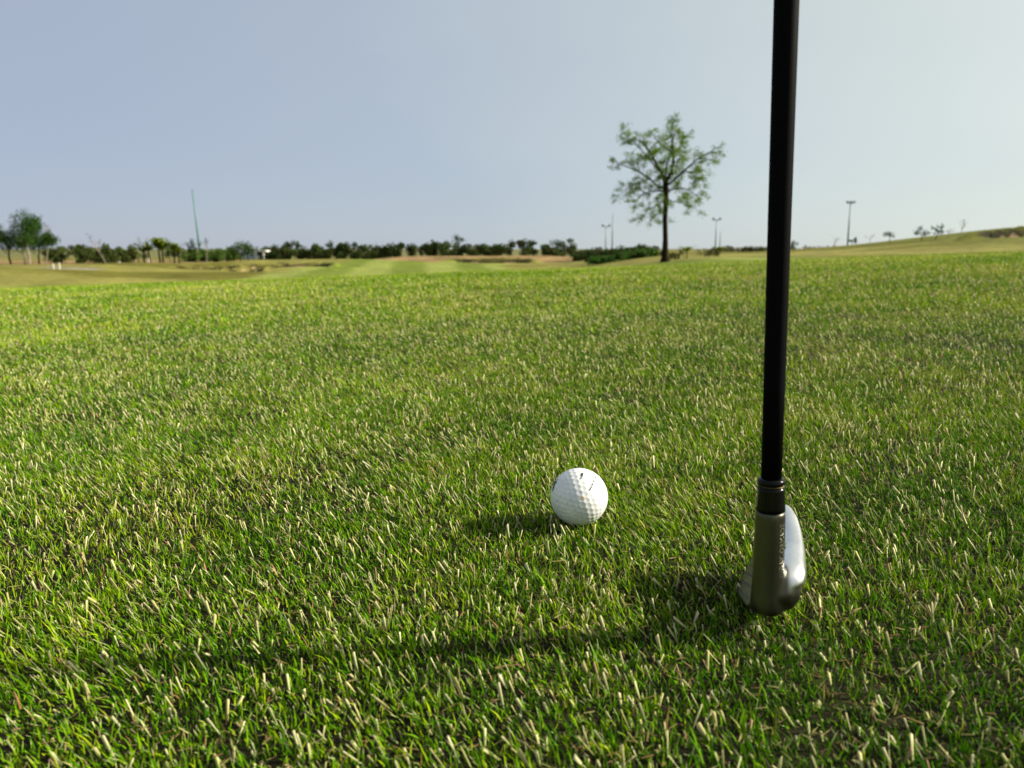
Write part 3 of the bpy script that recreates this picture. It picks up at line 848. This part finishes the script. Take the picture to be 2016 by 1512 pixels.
def bare_tree(name, label, px, Y, top, wpx, seed=1, lean=0.0, cat='sapling', leafn=40, bark=M_BARK_PALE, col=C_GREEN, rscale=1.0):
    rng = random.Random(seed); nr = np.random.default_rng(seed)
    x, y, z = spot(px, Y); H = zpix(top, Y) - z; wid = wpx / F_PX * Y
    root = tag(empty(name, (x, y, z)), label, cat)
    mb = MB(); tips = []; r = (0.010 * H + 0.012) * rscale
    fk = Vector((lean * wid, 0, H * .5)); mb.tube([(0, 0, -.1), fk * .5, fk], [r, r * .85, r * .7], n=6, cap=False)
    for k in range(5):
        d = Vector((rng.uniform(-.5, .5) * wid + lean * wid * .7, rng.uniform(-.4, .4) * wid, H * rng.uniform(.3, .55)))
        grow(mb, fk * rng.uniform(.75, 1), d, d.length * .6, r * .6, 1, tips, rng, .4, 3, .1, n=4)
    mb.build('trunk', bark, root, True)
    if leafn: crown_obj([leaves([tuple(t_) for t_ in tips], wid * .09, leafn, max(.06, Y * .0013), col, rng=nr)], root)
    return root

def broadleaf(name, label, px, Y, top, wpx, seed=1, stems=(0,), col=C_LIME, nleaf=26, cat='tree', group=None, trunk_frac=.5):
    """a plant with a head of long arching leaves on one or more stems"""
    rng = random.Random(seed); x, y, z = spot(px, Y); H = zpix(top, Y) - z; wid = wpx / F_PX * Y
    root = tag(empty(name, (x, y, z)), label, cat, group)
    mb = MB(); V = []; Q = []; Cc = []
    for sx in stems:
        b0 = Vector((sx / F_PX * Y, rng.uniform(-.3, .3), 0)); tp = b0 + Vector((rng.gauss(0, .02) * H, 0, H * (trunk_frac + rng.uniform(-.05, .1))))
        mb.tube([b0 - Vector((0, 0, .1)), (b0 + tp) / 2, tp], [.035 * H, .03 * H, .025 * H], n=7, cap=False)
        for k in range(nleaf):
            a = rng.uniform(0, 6.28); L = wid * .5 * rng.uniform(.7, 1.15) / max(1, len(stems) * .6) + H * .1; rise = rng.uniform(-.1, 1.0) * H * (1 - trunk_frac)
            dx, dy = math.cos(a), math.sin(a); w = L * .13
            b = len(V)
            for i, f in enumerate((0, .35, .7, 1.0)):
                zz = rise * (f * 2.1 - f * f * 1.6) * 1.15; ww = w * (0.35, 1, .8, .08)[i]
                cpt = tp + Vector((dx * L * f, dy * L * f, zz))
                V += [tuple(cpt + Vector((-dy * ww, dx * ww, -.2 * ww))), tuple(cpt + Vector((dy * ww, -dx * ww, -.2 * ww)))]
            for i in range(3): Q.append((b + 2 * i, b + 2 * i + 1, b + 2 * i + 3, b + 2 * i + 2))
            t_ = rng.uniform(.6, 1.3); Cc += [[c_ * t_ for c_ in col]] * 8
    mb.build('trunk', M_BARK, root, True)
    crown_obj([(np.array(V), np.array(Q), np.array(Cc))], root)
    return root

# the lone tree in the middle distance, limb by limb
TY = 43.0
tx, ty, tz = spot(1310, TY)
tree = tag(empty('tree', (tx, ty, tz)), 'tall lone tree with thin dark trunk and sparse spreading green crown', 'tree')
def tp(px, py, dy=0.0): return Vector((xpix(px, TY, zpix(py, TY)) - tx, dy, zpix(py, TY) - tz))
mb = MB(); rng = random.Random(5); tips = []
mb.tube([tp(1309, 516), tp(1309, 504), tp(1310, 470), tp(1309, 430), tp(1311, 400), tp(1311, 375), tp(1310, 352)], [.28, .185, .14, .135, .14, .15, .14], n=10, cap=False)
LIMBS = [([(1310, 354), (1300, 335), (1291, 318), (1285, 302), (1272, 285), (1262, 274)], .085, 0.3),
         ([(1312, 354), (1321, 340), (1324, 315), (1322, 295), (1320, 268), (1322, 245)], .085, -.3),
         ([(1311, 372), (1298, 366), (1282, 350), (1262, 335), (1240, 324), (1220, 318)], .06, .9),
         ([(1312, 366), (1328, 352), (1346, 335), (1364, 318), (1376, 310), (1392, 302)], .06, -.8),
         ([(1310, 378), (1294, 376), (1276, 378), (1258, 386), (1244, 400)], .05, -.7),
         ([(1312, 380), (1326, 372), (1346, 368), (1366, 372), (1384, 384)], .05, .9),
         ([(1300, 335), (1285, 328), (1262, 305), (1240, 286), (1222, 276)], .045, -1.2),
         ([(1324, 315), (1338, 300), (1350, 280), (1358, 262)], .045, 1.0),
         ([(1322, 300), (1308, 282), (1300, 266), (1296, 252)], .04, 1.3),
         ([(1311, 392), (1322, 398), (1338, 402), (1352, 410)], .03, -.8),
         ([(1310, 395), (1296, 402), (1282, 412), (1274, 424)], .03, .8),
         ([(1310, 422), (1300, 420), (1292, 424)], .02, -.4),
         ([(1346, 335), (1366, 340), (1376, 345), (1388, 352)], .035, .6),
         ([(1282, 350), (1262, 358), (1242, 364), (1230, 376)], .035, .2),
         ([(1310, 358), (1306, 330), (1310, 300), (1312, 275)], .05, -1.5),
         ([(1312, 360), (1330, 345), (1345, 322), (1362, 296)], .045, 1.8)]
for pts, r, dep in LIMBS:
    P = [tp(px, py, dep * 1.4 * (i / (len(pts) - 1)) ** .8) for i, (px, py) in enumerate(pts)]
    P[0] = tp(pts[0][0], pts[0][1], 0)
    n_ = len(P); mb.tube(P, [r * (1 - .72 * i / (n_ - 1)) for i in range(n_)], n=6, cap=False)
    for i in range(1, n_):
        for _ in range(4 if i < n_ - 1 else 5):
            o = (P[i] - P[i - 1]).normalized()
            d = (o * .6 + Vector((rng.gauss(0, .6), rng.gauss(0, .8), rng.gauss(0, .5)))).normalized()
            grow(mb, P[i].lerp(P[i - 1], rng.random() * .6), d, rng.uniform(.3, .62), r * .28, 1, tips, rng, .5, 3, .0, n=4, curl=.3)
mb.build('trunk', M_BARK, tree, True)
T = np.array([tuple(t_) for t_ in tips])
nr = np.random.default_rng(4); sel = nr.random(len(T)) < .85
crown_obj([leaves(T[sel], .17, 17000, .062, (0.100, 0.195, 0.009), .5, .7, nr, .12), leaves(T[nr.random(len(T)) < .12], .22, 4200, .075, (0.125, 0.215, 0.010), .4, .7, nr), leaves(T, .36, 5500, .055, (0.12, 0.22, 0.010), .5, .8, nr, .1)], tree)

# group of trees at the left edge
leafy_tree('tree', 'leafy tree cut by the left edge of the picture, single thin trunk', 22, 112, 424, 76, .34, 11, C_GREEN, 4200)
leafy_tree('tree', 'broad leafy tree with twin pale trunks, tallest of the left group', 54, 110, 416, 92, .34, 12, C_GREEN, 6000, trunks=(-4, 4), bark=M_BARK_PALE)
leafy_tree('tree', 'slim leafy tree with dark trunk on the right of the left-hand group', 78, 114, 428, 54, .34, 13, C_GREEN, 2800, lean=.1)
bare_tree('sapling', 'nearly leafless leaning sapling right of the left-hand tree group', 91, 113, 428, 26, 14, .35, leafn=30)
# shrub belts: far-off masses
def belt(name, label, px0, px1, Y, top, base_drop, seed, col, per=17, nleaf=62, jitter=9, dep=5.0):
    nr = np.random.default_rng(seed); parts = []; C = []; px = px0
    mb = MB(); rr = random.Random(seed)
    while px < px1:
        yy = Y + nr.uniform(-dep, dep); x, y, z = spot(px, yy)
        t_ = zpix(top + 5 + nr.normal(0, jitter * .42) + (-jitter * 1.1 if nr.random() < .12 else 0), yy)
        H = max(t_ - z, .5); w = nr.uniform(.7, 1.5) * per * .6 / F_PX * yy
        for q in range(5): C.append((x + nr.uniform(-1, 1) * w, y + nr.uniform(-.6, .6), z + H * nr.uniform(.12, .95)))
        mb.tube([(x, y, z - .1), (x + nr.normal(0, .15), y, z + H * .7)], [.05, .02], n=4, cap=False)
        if nr.random() < .35:
            mb.tube([(x + .3, y, z), (x + nr.normal(0, .3), y, z + H * 1.12)], [.035, .012], n=4, cap=False)
        px += per * nr.uniform(.25, .6) + (per * nr.uniform(.6, 1.3) if nr.random() < .13 else 0)
    n = int(nleaf * 1.9) * len(C) // 5
    v, q, c = leaves(C, .68 * Y / 130, n, Y * .0024, tuple(c_ * 1.7 for c_ in col), .6, .9, nr)
    dryb = nr.random(n) < .26; c[np.repeat(dryb, 4)] = np.array(C_DRYLEAF) * .9
    root = tag(empty(name, (C[0][0], Y, 0)), label, 'shrubs', kind='stuff')
    off = Vector((-C[0][0], -Y, 0))
    st = mb.build('trunk', M_BARK, root); st.data.transform(Matrix.Translation(off)); tag(st, kind='stuff')
    o = mesh_obj('crown', np_mesh('crown', v + np.array(off), q, M_LEAF, c), root); tag(o, kind='stuff')
    return root
belt('shrub_belt', 'dark scrub thicket between the left trees and the yellow-green clump', 98, 272, 124, 483, 0, 21, (0.034, 0.058, 0.012), nleaf=260)
belt('shrub_belt', 'low scrub behind the tall teal mast', 335, 470, 140, 489, 0, 22, (0.034, 0.070, 0.012), nleaf=200)
belt('shrub_belt', 'long dark hedgerow line behind the middle of the fairway', 515, 770, 165, 484, 0, 23, (0.024, 0.046, 0.010), nleaf=230)
belt('shrub_belt', 'taller dark hedgerow above the bank of dry grass', 762, 1140, 142, 478, 0, 24, (0.022, 0.043, 0.009), nleaf=230)
belt('shrub_belt', 'dark hedge between the lamp posts and the lone tree', 1135, 1300, 112, 489, 0, 25, (0.021, 0.041, 0.009), nleaf=230)
belt('shrub_belt', 'thin low hedge on the skyline left of the club shaft', 1425, 1515, 130, 496, 0, 26, (0.07, 0.075, 0.035), nleaf=120, jitter=4)
belt('shrub_belt', 'thin low hedge on the skyline right of the club shaft', 1558, 1700, 135, 493, 0, 27, (0.09, 0.08, 0.04), nleaf=90, jitter=4)
belt('low_hedge', 'low bright green hedge at the foot of the lone tree', 1168, 1310, 66, 509, 0, 28, (0.024, 0.075, 0.008), per=13, nleaf=160, jitter=1, dep=1.0)

bare_tree('sapling', 'bare pale sapling leaning left over the dark thicket', 212, 106, 460, 34, 31, -.5, leafn=45)
bare_tree('sapling', 'bare twig leaning left above the yellow-green clump', 296, 112, 458, 16, 32, -.7, leafn=14)
broadleaf('tree', 'yellow-green broad-leaved tree, leftmost of the clump left of the mast', 288, 112, 470, 44, 33, (-3, 6), nleaf=30)
broadleaf('tree', 'tallest yellow-green broad-leaved tree in the clump left of the mast', 318, 110, 465, 46, 34, (-2, 5), nleaf=34)
broadleaf('tree', 'small yellow-green broad-leaved tree, right end of the clump near the mast', 348, 113, 474, 34, 35, (-4, 4), nleaf=28)
leafy_tree('tree', 'small bright green tree standing in front of the teal mast foot', 386, 122, 470, 32, .45, 36, C_GREEN, 420)
bare_tree('sapling', 'wispy half-bare tree just right of the teal mast', 407, 124, 464, 24, 37, .1, leafn=60)
bush('bush', 'round green bush between the teal mast and the grey house', 425, 130, 484, 36, 38, (0.038, 0.085, 0.012), 420)
leafy_tree('tree', 'round-headed dark green tree in front of the grey house', 481, 112, 474, 54, .38, 39, (0.034, 0.072, 0.010), 1200, trunks=(-7, 0, 12))
for i, (px, yy, top, w, lab) in enumerate([(588, 158, 476, 9, 'thin tree poking above the hedgerow right of the white shelter'), (650, 158, 471, 16, 'slim tree above the hedgerow, midway between shelter and leaning tree'),
        (702, 155, 475, 12, 'narrow dark tree leaning left above the hedgerow'), (790, 138, 476, 18, 'small rounded tree at the left end of the dry grass bank'),
        (856, 138, 471, 14, 'slim tree just left of the tallest hedgerow tree'), (902, 136, 461, 24, 'tallest tree rising from the far hedgerow'),
        (1050, 136, 472, 15, 'small tree above the hedgerow left of the flat-topped one'), (1095, 134, 469, 26, 'flat-topped tree above the right part of the hedgerow')]):
    leafy_tree('tree', lab, px, yy, top, w, .62, 50 + i, C_DARK, 200, lean=(-.5 if px == 702 else 0), flat=.6, fill=1.5)
bare_tree('dead_tree', 'thin dead trunk standing above the hedgerow', 741, 150, 471, 8, 61, 0, 'dead tree', 0, M_BARK)
bush('bush', 'dark upright bush at the right end of the dry grass bank', 1158, 84, 485, 46, 62, (0.024, 0.044, 0.010), 700, stems=5)
bush('bush', 'round dark bush just left of the lone tree trunk', 1240, 92, 487, 62, 63, (0.025, 0.055, 0.010), 800)
bush('bush', 'brownish bush close to the right of the lone tree trunk', 1333, 47, 488, 40, 64, (0.075, 0.085, 0.022), 420)
broadleaf('shrub', 'yellow-green leafy plant right of the lone tree', 1352, 46, 479, 40, 65, (0,), (0.14, 0.17, 0.02), 34, 'shrub', trunk_frac=.45)
bush('bush', 'dark bush under the twin-headed lamp post', 1393, 50, 486, 46, 66, (0.045, 0.06, 0.018), 420)
broadleaf('shrub', 'yellow-green leafy plant beside the dark bush under the lamp post', 1412, 50, 482, 38, 67, (0,), (0.14, 0.17, 0.02), 34, 'shrub', trunk_frac=.4)
bush('bush', 'tiny dark bush on the skyline left of the club shaft', 1497, 95, 487, 16, 68, C_DARK, 160)
leafy_tree('sapling', 'small leafy sapling peeking out right behind the club shaft', 1562, 62, 475, 22, .4, 69, C_GREEN, 130, cat='sapling', flat=1.2)
bare_tree('sapling', 'faint bare sapling left of the right-hand lamp post', 1641, 100, 462, 18, 70, 0, leafn=12)
leafy_tree('sapling', 'small leafy sapling at the foot of the right-hand lamp post', 1677, 78, 467, 18, .35, 71, C_GREEN, 110, cat='sapling')
bare_tree('sapling', 'faint bare sapling right of the right-hand lamp post', 1712, 82, 460, 22, 72, 0, leafn=14)
leafy_tree('sapling', 'leafy umbrella-shaped sapling at the left foot of the hill', 1751, 66, 455, 24, .5, 73, C_GREEN, 120, cat='sapling', flat=.6)
leafy_tree('sapling', 'leafy sapling on the hill slope, left of a leaning pair', 1815, 64, 446, 34, .35, 74, C_GREEN, 220, cat='sapling', flat=.7)
leafy_tree('sapling', 'flat-topped leafy sapling on the hill, right of a leaning pair', 1840, 63, 441, 30, .4, 75, C_GREEN, 200, cat='sapling', lean=.4, flat=.6)
bare_tree('sapling', 'short bare sapling between the leafy pair and the tall bare one', 1868, 62, 446, 18, 76, 0, leafn=8)
bare_tree('sapling', 'taller bare sapling highest up the hill slope', 1890, 61, 432, 24, 77, .1, leafn=26)
bush('tuft', 'tiny dark tuft on the crest of the hill', 1952, 58, 455, 7, 78, C_DARK, 50, cat='tuft', stems=1)

# ------------------------------------------------------------------ mast, lamp posts, markers, buildings
def pole(name, label, px, Y, top, wpx, mat, heads=0, lean=0.0, cat='pole', base_py=None):
    x, y, z = spot(px, Y)
    H = zpix(top, Y) - z; r = wpx / F_PX * Y / 2
    root = tag(empty(name, (x, y, z)), label, cat)
    tp_ = Vector((lean / F_PX * Y, 0, H))
    MB().tube([(0, 0, -.2), tp_ * .5, tp_], [r * 1.25, r, r * .6], n=10).build('post', mat, root, True)
    MB().tube([(0, 0, -.15), (0, 0, .12)], [r * 2.4, r * 2.4], n=10).build('base_plate', mat, root)
    if heads:
        w = 13 / F_PX * Y / 2
        arm = MB().box((tp_.x, 0, H), (w * 2, r * 1.1, r * 1.1)).build('crossarm', mat, root)
        for k in range(heads):
            hx = tp_.x - w + 2 * w * k / (heads - 1)
            MB().box((hx, -.05, H + r * 1.7), (w * .62, w * .35, w * .55)).build('floodlight', M_LAMP, root)
    return root
pole('mast', 'tall tapering teal mast rising above the left tree line', 395, 190, 372, 3.0, M_TEAL, lean=-7, cat='mast')
pole('lamp_post', 'distant lamp post with two heads, left of a plain pole', 1192, 165, 446, 2.2, M_POLE, 2, cat='lamp post')
pole('pole', 'tall plain pale pole between the hedgerow and the lone tree', 1205, 190, 420, 2.4, M_POLE, cat='pole')
pole('lamp_post', 'lamp post with two floodlights between the lone tree and the club shaft', 1408, 120, 433, 2.4, M_POLE, 2, cat='lamp post')
pole('pole', 'short faint pole just right of the twin floodlight post', 1417, 175, 456, 2.0, M_POLE, cat='pole')
pole('lamp_post', 'teal lamp post with three floodlights right of the club shaft', 1668, 88, 400, 2.6, M_TEAL, 3, cat='lamp post')

def row_distance(px, py):
    """nearest distance at which the ground shows at this column and row"""
    for Y in np.arange(22.0, 120.0, 0.25):
        x, y, z = spot(px, Y)
        if z >= zpix(py, Y): return float(Y)
    return 100.0
def stake(label, px, Y, top, wpx=2.6, lean=0.0):
    x, y, z = spot(px, Y); H = zpix(top, Y) - z; w = wpx / F_PX * Y
    mb = MB().prism([(-w / 2, -.1), (w / 2, -.1), (w / 2 + lean * H, H * .92), (lean * H, H), (-w / 2 + lean * H, H * .92)], -w / 3, w / 3)
    o = mb.build('marker_stake', M_WHITE, None, False, (x, y, z))
    return tag(o, label, 'stake')
stake('left one of two white stakes beside the pale path', 105, row_distance(105, 530), 519, lean=-.05)
stake('right, taller one of two white stakes beside the pale path', 117, row_distance(117, 530), 517)
stake('short white stake before the thicket, right of the pale path', 236, 97, 514, 1.6)
stake('white stake before the yellow-green clump', 293, 100, 508, 2.2)
x, y, z = spot(588, 118)
mk = empty('distance_marker', (x, y, z)); tag(mk, 'small round white distance marker far beyond the bunkers', 'marker')
mb = MB(); pts = [(0.27 * math.cos(a) , 0, .35 + .27 * math.sin(a)) for a in np.linspace(0, 2 * math.pi, 17)]
mb.tube(pts, [.07] * 17, n=6, cap=False); mb.build('ring', M_WHITE, mk, True)
MB().tube([(0, 0, -.1), (0, 0, .1)], [.04, .04], n=6).build('post', M_WHITE, mk)

# grey house half hidden behind the round-headed tree
hx, hy, hz_ = spot(478, 170)
sc_ = 170 / F_PX
house = tag(empty('house', (hx, hy, hz_)), 'small blue-grey house with dark hipped roof behind the round tree', 'house')
wz = zpix(497, 170) - hz_; rz_ = zpix(489, 170) - hz_; hw = 29 * sc_
MB().box((0, 2.5, wz / 2), (hw * 2, 5, wz)).build('wall', M_WALL, house)
mb = MB(); e = .35
mb.v = [(-hw - e, -e, wz), (hw + e, -e, wz), (hw + e, 5 + e, wz), (-hw - e, 5 + e, wz), (-hw * .45, 2.5, rz_), (hw * .45, 2.5, rz_)]
mb.f = [(0, 1, 5, 4), (1, 2, 5), (2, 3, 4, 5), (3, 0, 4), (3, 2, 1, 0)]
mb.build('roof', M_ROOF, house)
for k in (-.62, 0.0, .62):
    wn_o = MB().box((k * hw, -.03, wz * .55), (hw * .26, .06, wz * .42)).build('window', M_WHITE, house)
    MB().box((k * hw, -.07, wz * .55), (hw * .21, .04, wz * .34)).build('pane', M_GLASS, wn_o)
# white open shelter next to it
sx_, sy_, sz_ = spot(514, 165)
q = 165 / F_PX
sh = tag(empty('shelter', (sx_, sy_, sz_)), 'white flat-roofed open shelter with a pillar beside the house', 'shelter')
rt_ = zpix(493, 165) - sz_
MB().box((0, 1.5, rt_ - .12), (21 * q, 3.4, .34)).build('roof', M_WHITE, sh)
for px_, yy_ in ((5, 0), (5, 3), (-9, 0), (-9, 3)):
    MB().box((px_ * q, yy_, rt_ / 2 - .2), (3.4 * q if px_ > 0 else 1.6 * q, .35, rt_ - .25)).build('pillar', M_WHITE, sh)
MB().box((-2 * q, 3.05, rt_ * .4), (12 * q, .12, rt_ * .7)).build('back_wall', M_WALL, sh)
